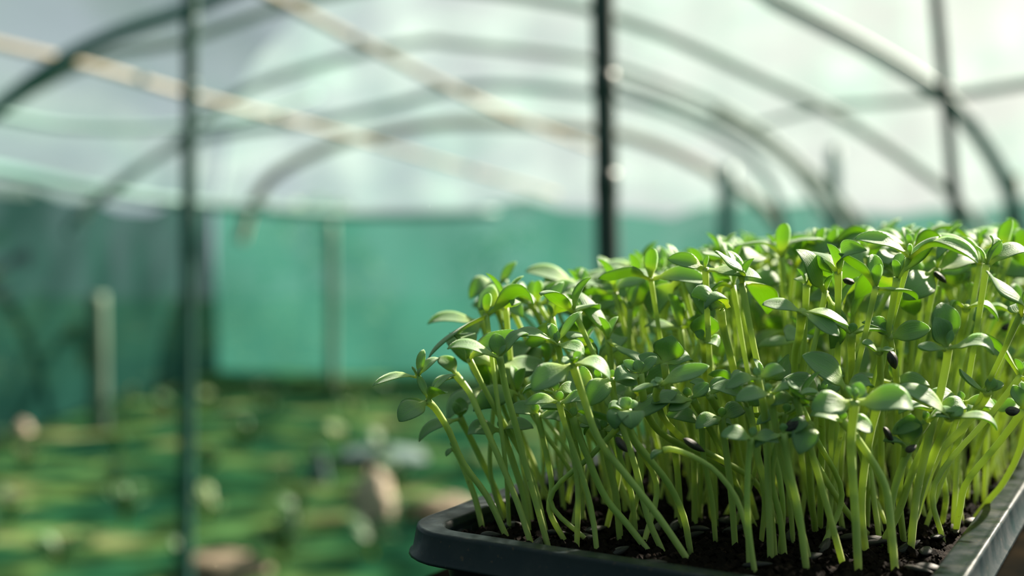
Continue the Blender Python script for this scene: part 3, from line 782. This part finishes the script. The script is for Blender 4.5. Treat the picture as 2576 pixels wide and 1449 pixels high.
hero('sprout with a yellow-green veined node and two very broad leaves spread left and right',
     [(2160, 1444), (2151, 1282), (2141, 1130), (2150, 1008)], .430,
     [(2040, 1028, -.2, 62, .06, 50), (2300, 1026, -.5, 74, .16, 42)], [(2164, 962, .2, 34, .05, 50), (2130, 972, 0, 14, 0, 50), (2150, 975, -.2, 16, .1, 40)], r=.0018)
hero('sprout with a huge leaf sweeping up to the left behind the very broad pair',
     [(2180, 1335), (2180, 1200), (2150, 1080), (2124, 975)], .458,
     [(2018, 896, -.3, 66, .14, 48), (2196, 975, .2, 50, .25, 25)])
hero('sprout hanging two dark leaves left of the very broad pair, with a bright feathery bud',
     [(2062, 1340), (2066, 1200), (2068, 1080), (2062, 998)], .465,
     [(1968, 962, -.2, 66, .2, 40), (2110, 960, .5, 40, .1, 40)], [(2072, 962, 0, 10, 0, 40), (2060, 965, 0, 9, 0, 40), (2082, 966, .1, 9, 0, 40)])
hero('sprout with a pale leaf sloping up-left and a narrow leaf drooping to the right',
     [(2290, 1360), (2310, 1260), (2346, 1150), (2386, 1060), (2388, 1050)], .445,
     [(2258, 974, -.2, 56, .12, 35), (2511, 1082, -.4, 36, .24, 18)], [(2422, 1026, 0, 28, .05, 40), (2354, 1048, -.3, 24, .1, 20)], r=.0019)
hero('sprout with an upright oval leaf and broken black hulls around it, low at the right',
     [(2274, 1365), (2262, 1250), (2270, 1170), (2280, 1122)], .45,
     [(2292, 1042, -.1, 54, -.05, 68), (2222, 1110, -.2, 24, .2, 20)], hulls=[(2236, 1096, -.2, -58, .0085, .0042), (2292, 1128, -.5, 30, .005, .0035)])
hero('sprout with a smooth dark oval leaf hanging over the front stems, black hull above it',
     [(2052, 1345), (2040, 1240), (2036, 1150), (2038, 1068)], .442,
     [(2010, 1142, -.8, 54, .25, 40), (1968, 1110, -.1, 40, .3, 30)], hulls=[(1999, 1065, -.3, 35, .0095, .0055)])
hero('sprout wearing a round grey hull beside its small leaf',
     [(2222, 1310), (2217, 1180), (2217, 1038), (2214, 905), (2212, 884)], .465,
     [(2168, 862, -.1, 30, .1, 30), (2248, 880, -.2, 24, .1, 20)], hulls=[(2246, 906, -.4, -70, .0078, .0066)])
hero('sprout leaning right over the tray rim on a bent stem, near the right edge',
     [(2402, 1348), (2415, 1280), (2433, 1211), (2516, 1110), (2575, 1030)], .47,
     [(2640, 1000, -.2, 40, .1, 30), (2548, 970, .3, 40, .1, 30)], hulls=[(2548, 1034, -.6, 10, .0062, .0052)])
hero('lowest leaning sprout over the right rim, rooted beside the large dark hull',
     [(2455, 1299), (2490, 1255), (2522, 1217), (2562, 1141), (2590, 1040)], .50,
     [(2650, 1010, 0, 40, .2, 30), (2560, 960, 0, 40, .2, 30)])
hero('sprout with a crooked double leaf at the right edge, just above the leaning ones',
     [(2489, 1190), (2510, 1100), (2530, 980), (2540, 905)], .56,
     [(2640, 890, -.3, 44, .2, 30), (2468, 858, .3, 38, .1, 55)], [(2530, 868, 0, 30, .1, 50)])
hero('sprout with a narrow pale leaf curling up-left like a finger near the right edge',
     [(2289, 1343), (2355, 1155), (2426, 1073), (2477, 1005), (2484, 985)], .478,
     [(2415, 928, .1, 26, -.12, 25), (2522, 962, .2, 30, .1, 30)], [(2500, 950, 0, 26, .1, 60)], r=.0018)
# plain front stems whose heads are lost among the leaves
front = [([(1423, 1365), (1382, 1285), (1388, 1220), (1370, 1120), (1350, 1040)], .49), ([(1451, 1378), (1454, 1233), (1442, 1141), (1420, 1040), (1395, 985)], .475),
         ([(1503, 1398), (1488, 1282), (1457, 1171), (1425, 1080), (1405, 1010)], .465), ([(1635, 1392), (1583, 1325), (1521, 1248), (1475, 1141), (1440, 1050)], .475),
         ([(1748, 1328), (1746, 1156), (1735, 1060), (1728, 1000)], .49), ([(1939, 1415), (1930, 1141), (1920, 1020), (1905, 950)], .445),
         ([(2037, 1420), (2005, 1290), (1967, 1156), (1950, 1060), (1935, 990)], .44), ([(2123, 1430), (2085, 1290), (2047, 1156), (2020, 1060), (2000, 1000)], .44),
         ([(2252, 1443), (2240, 1309), (2222, 1211), (2160, 1110), (2120, 1060)], .44), ([(2185, 1346), (2126, 1282), (2056, 1171), (2020, 1090), (2010, 1010)], .47),
         ([(1975, 1412), (1962, 1300), (1940, 1200), (1960, 1100), (1975, 1040)], .45), ([(2030, 1440), (2022, 1380), (2010, 1290), (1985, 1180), (1970, 1090)], .438),
         ([(1900, 1446), (1888, 1370), (1880, 1280), (1882, 1180), (1890, 1100)], .437), ([(2242, 1400), (2240, 1290), (2262, 1190), (2300, 1110), (2330, 1060)], .45),
         ([(2180, 1400), (2168, 1300), (2172, 1200), (2190, 1090), (2210, 1010)], .45), ([(2215, 1375), (2260, 1290), (2290, 1200), (2330, 1110), (2350, 1030)], .46),
         ([(2370, 1318), (2380, 1250), (2372, 1180), (2395, 1090), (2420, 1010)], .49), ([(2430, 1260), (2440, 1180), (2470, 1100), (2500, 1030)], .51),
         ([(1560, 1360), (1550, 1250), (1530, 1160), (1515, 1080)], .48), ([(1600, 1355), (1588, 1240), (1560, 1150), (1545, 1060)], .485),
         ([(1330, 1345), (1320, 1260), (1290, 1160), (1262, 1080)], .50), ([(1800, 1360), (1790, 1250), (1770, 1150), (1765, 1060)], .48), ([(1850, 1385), (1842, 1270), (1830, 1160), (1815, 1050)], .465)]
for k, (pts, d) in enumerate(front):
    hx, hy = pts[-1]; a = hr.uniform(-.6, .6); L = hr.uniform(60, 100)
    hero('slender sprout in the front rows whose small head is lost among the lower leaves', pts, d,
         [(hx-L*math.cos(a), hy-L*math.sin(a)*.6+10, hr.uniform(-.6, .3), hr.uniform(32, 48), .22, hr.uniform(10, 50)),
          (hx+L*math.cos(a)*.9, hy+L*math.sin(a)*.6, hr.uniform(-.5, .5), hr.uniform(32, 48), .22, hr.uniform(10, 50))],
         [(hx+hr.uniform(-10, 10), hy-26, 0, 18, .1, 40)], r=hr.uniform(.0013, .0018), group='slender sprouts in the front rows')

# skyline limit of the canopy (picture rows by column), so that no filler sprout towers over it
SKY = [(900, 1200), (1000, 1000), (1080, 905), (1150, 800), (1230, 745), (1340, 735), (1500, 715), (1620, 665), (1760, 655), (1880, 625), (2050, 615), (2250, 606), (2420, 600), (2600, 596), (3200, 590)]
def sky_y(x):
    for (a, ya), (b, yb) in zip(SKY, SKY[1:]):
        if x <= b: return ya+(yb-ya)*max(0, (x-a)/(b-a))
    return SKY[-1][1]
def filler(base, a, b):
    """random sprout: bends outward from the tray's middle; returns its pieces"""
    cx = (a/TRAY_W-.5)*2
    lean = V_DIR*(cx*.022+rng.gauss(-.004, .012))+U_DIR*(-.020*math.exp(-b/.06)+rng.gauss(0, .010))
    h = .088+.030*min(1, b/.16)+rng.gauss(0, .008)
    if rng.random() < (.42 if b > .09 else .75): h *= rng.uniform(.5, .92)
    head = base+lean+Vector((0, 0, h))
    x, y = project(head); lim = sky_y(x)+rng.uniform(4, 40)*(.5/max(.4, depth_of(head)))
    if y < lim:
        d = depth_of(head); head.z -= (lim-y)*d/F_PX
    if head.z-base.z < .035: head.z = base.z+.035
    bend = Vector((rng.gauss(0, .006), rng.gauss(0, .006), 0))
    p1 = base.lerp(head, .35)-lean*.28+bend; p2 = base.lerp(head, .75)-lean*.10+bend*.4
    path = [base, p1, p2, head]
    az = rng.uniform(0, 6.28); sc = rng.uniform(.75, 1.2); lv = []; tv = []
    for k in (0, 1):
        aa = az+k*math.pi+rng.gauss(0, .35); L = min(.0275, .0255*sc*rng.uniform(.8, 1.15)); el = rng.gauss(.12, .5)
        t = head+Vector((math.cos(aa)*L*math.cos(el), math.sin(aa)*L*math.cos(el), L*math.sin(el)))
        tx_, ty_ = project(t)
        if ty_ < sky_y(tx_)-8: t.z -= (sky_y(tx_)-8-ty_)*depth_of(t)/F_PX
        lv.append(dict(o=head-Vector((0, 0, .0008)), t=t, w=L*rng.uniform(.36, .54), arch=rng.uniform(.06, .30), up=Vector((rng.gauss(0, .35), -.35+rng.gauss(0, .5), 1)), cup=rng.uniform(-.3, .45), th=.0011, roll=rng.gauss(0, .35), twist=rng.gauss(0, .3), pet=.12, tipcurl=rng.uniform(-.2, .4), wave=rng.uniform(-.8, .8)))
    for k in (0, 1):
        aa = az+1.57+k*math.pi; L = rng.uniform(.003, .008) if rng.random() < .5 else rng.uniform(.009, .016)
        tv.append(dict(o=head, t=head+Vector((math.cos(aa)*L*.6, math.sin(aa)*L*.6, L)), w=L*.5, arch=.12, cup=.4, th=.0006, pet=.05))
    return path, lv, tv
cells = []
step = .0128
na, nbb = int((TRAY_W-.036)/step), int((TRAY_L-.04)/step)
for j in range(nbb+1):
    for i in range(na+1):
        a = .018+(TRAY_W-.036)*i/na+rng.uniform(-.0045, .0045); b = .021+(TRAY_L-.04)*j/nbb+rng.uniform(-.0045, .0045)
        base = tray_pt(min(max(a, .017), TRAY_W-.017), b, SOIL_Z)
        x, y = project(base)
        if y > 1395 or b < .024: continue
        if min((base-t).length for t in TAKEN) < .0062: continue
        if y > 1345 and rng.random() < .45: continue
        if x > 3050: continue
        cells.append((depth_of(base), x, base, a, b))
cells.sort(key=lambda c: c[0])
left = 300-count[0]
mass = Geo(); mass_leaf = Geo(); seen = 0
for d, x, base, a, b in cells:
    path, lv, tv = filler(base, a, b)
    if project(path[-1])[0] < 1110: continue
    hx, hy = project(path[-1])
    if seen < left and hx < 2660:
        seen += 1
        if a < .05: lab, grp = 'sprout standing along the left side of the tray behind the leaning front ones', 'sprouts along the left side of the tray'
        elif d < .56: lab, grp = 'sprout crowded in the second rows, seen between the sharp front sprouts', 'sprouts in the second rows'
        elif d < .64: lab, grp = 'slightly blurred sprout in the middle of the dense bed', 'sprouts in the middle of the bed'
        else: lab, grp = 'blurred sprout in the back half of the dense bed', 'sprouts in the back of the bed'
        hl = []
        if rng.random() < .05:
            hl = [(path[-1]+Vector((rng.uniform(-.006, .006), -.003, -.004)), Vector((rng.uniform(-1, 1), .2, rng.uniform(-1, 1))), .0085, .0046)]
        build_sprout(lab, grp, path, lv, tv, hl, rng.uniform(.0011, .0015), hi=d < .6)
    else:
        mass.add(*stem_geo(path, .0015, .0016, 6, 7))
        for k in lv: mass_leaf.add(*blade_leaf(ns=7, nv=4, **k))
me = empty('sprout_mass', tray_pt(TRAY_W/2, .45, SOIL_Z))
tag(me, 'far end of the sprout bed, blurred to pale and green dots', 'sprouts', kind='stuff')
o1 = mass.obj('stems', M['stem'], me); o2 = mass_leaf.obj('leaves', M['leaf'], me)
o1['kind'] = 'stuff'; o2['kind'] = 'stuff'
print('SPROUTS', count[0], 'cells', len(cells))
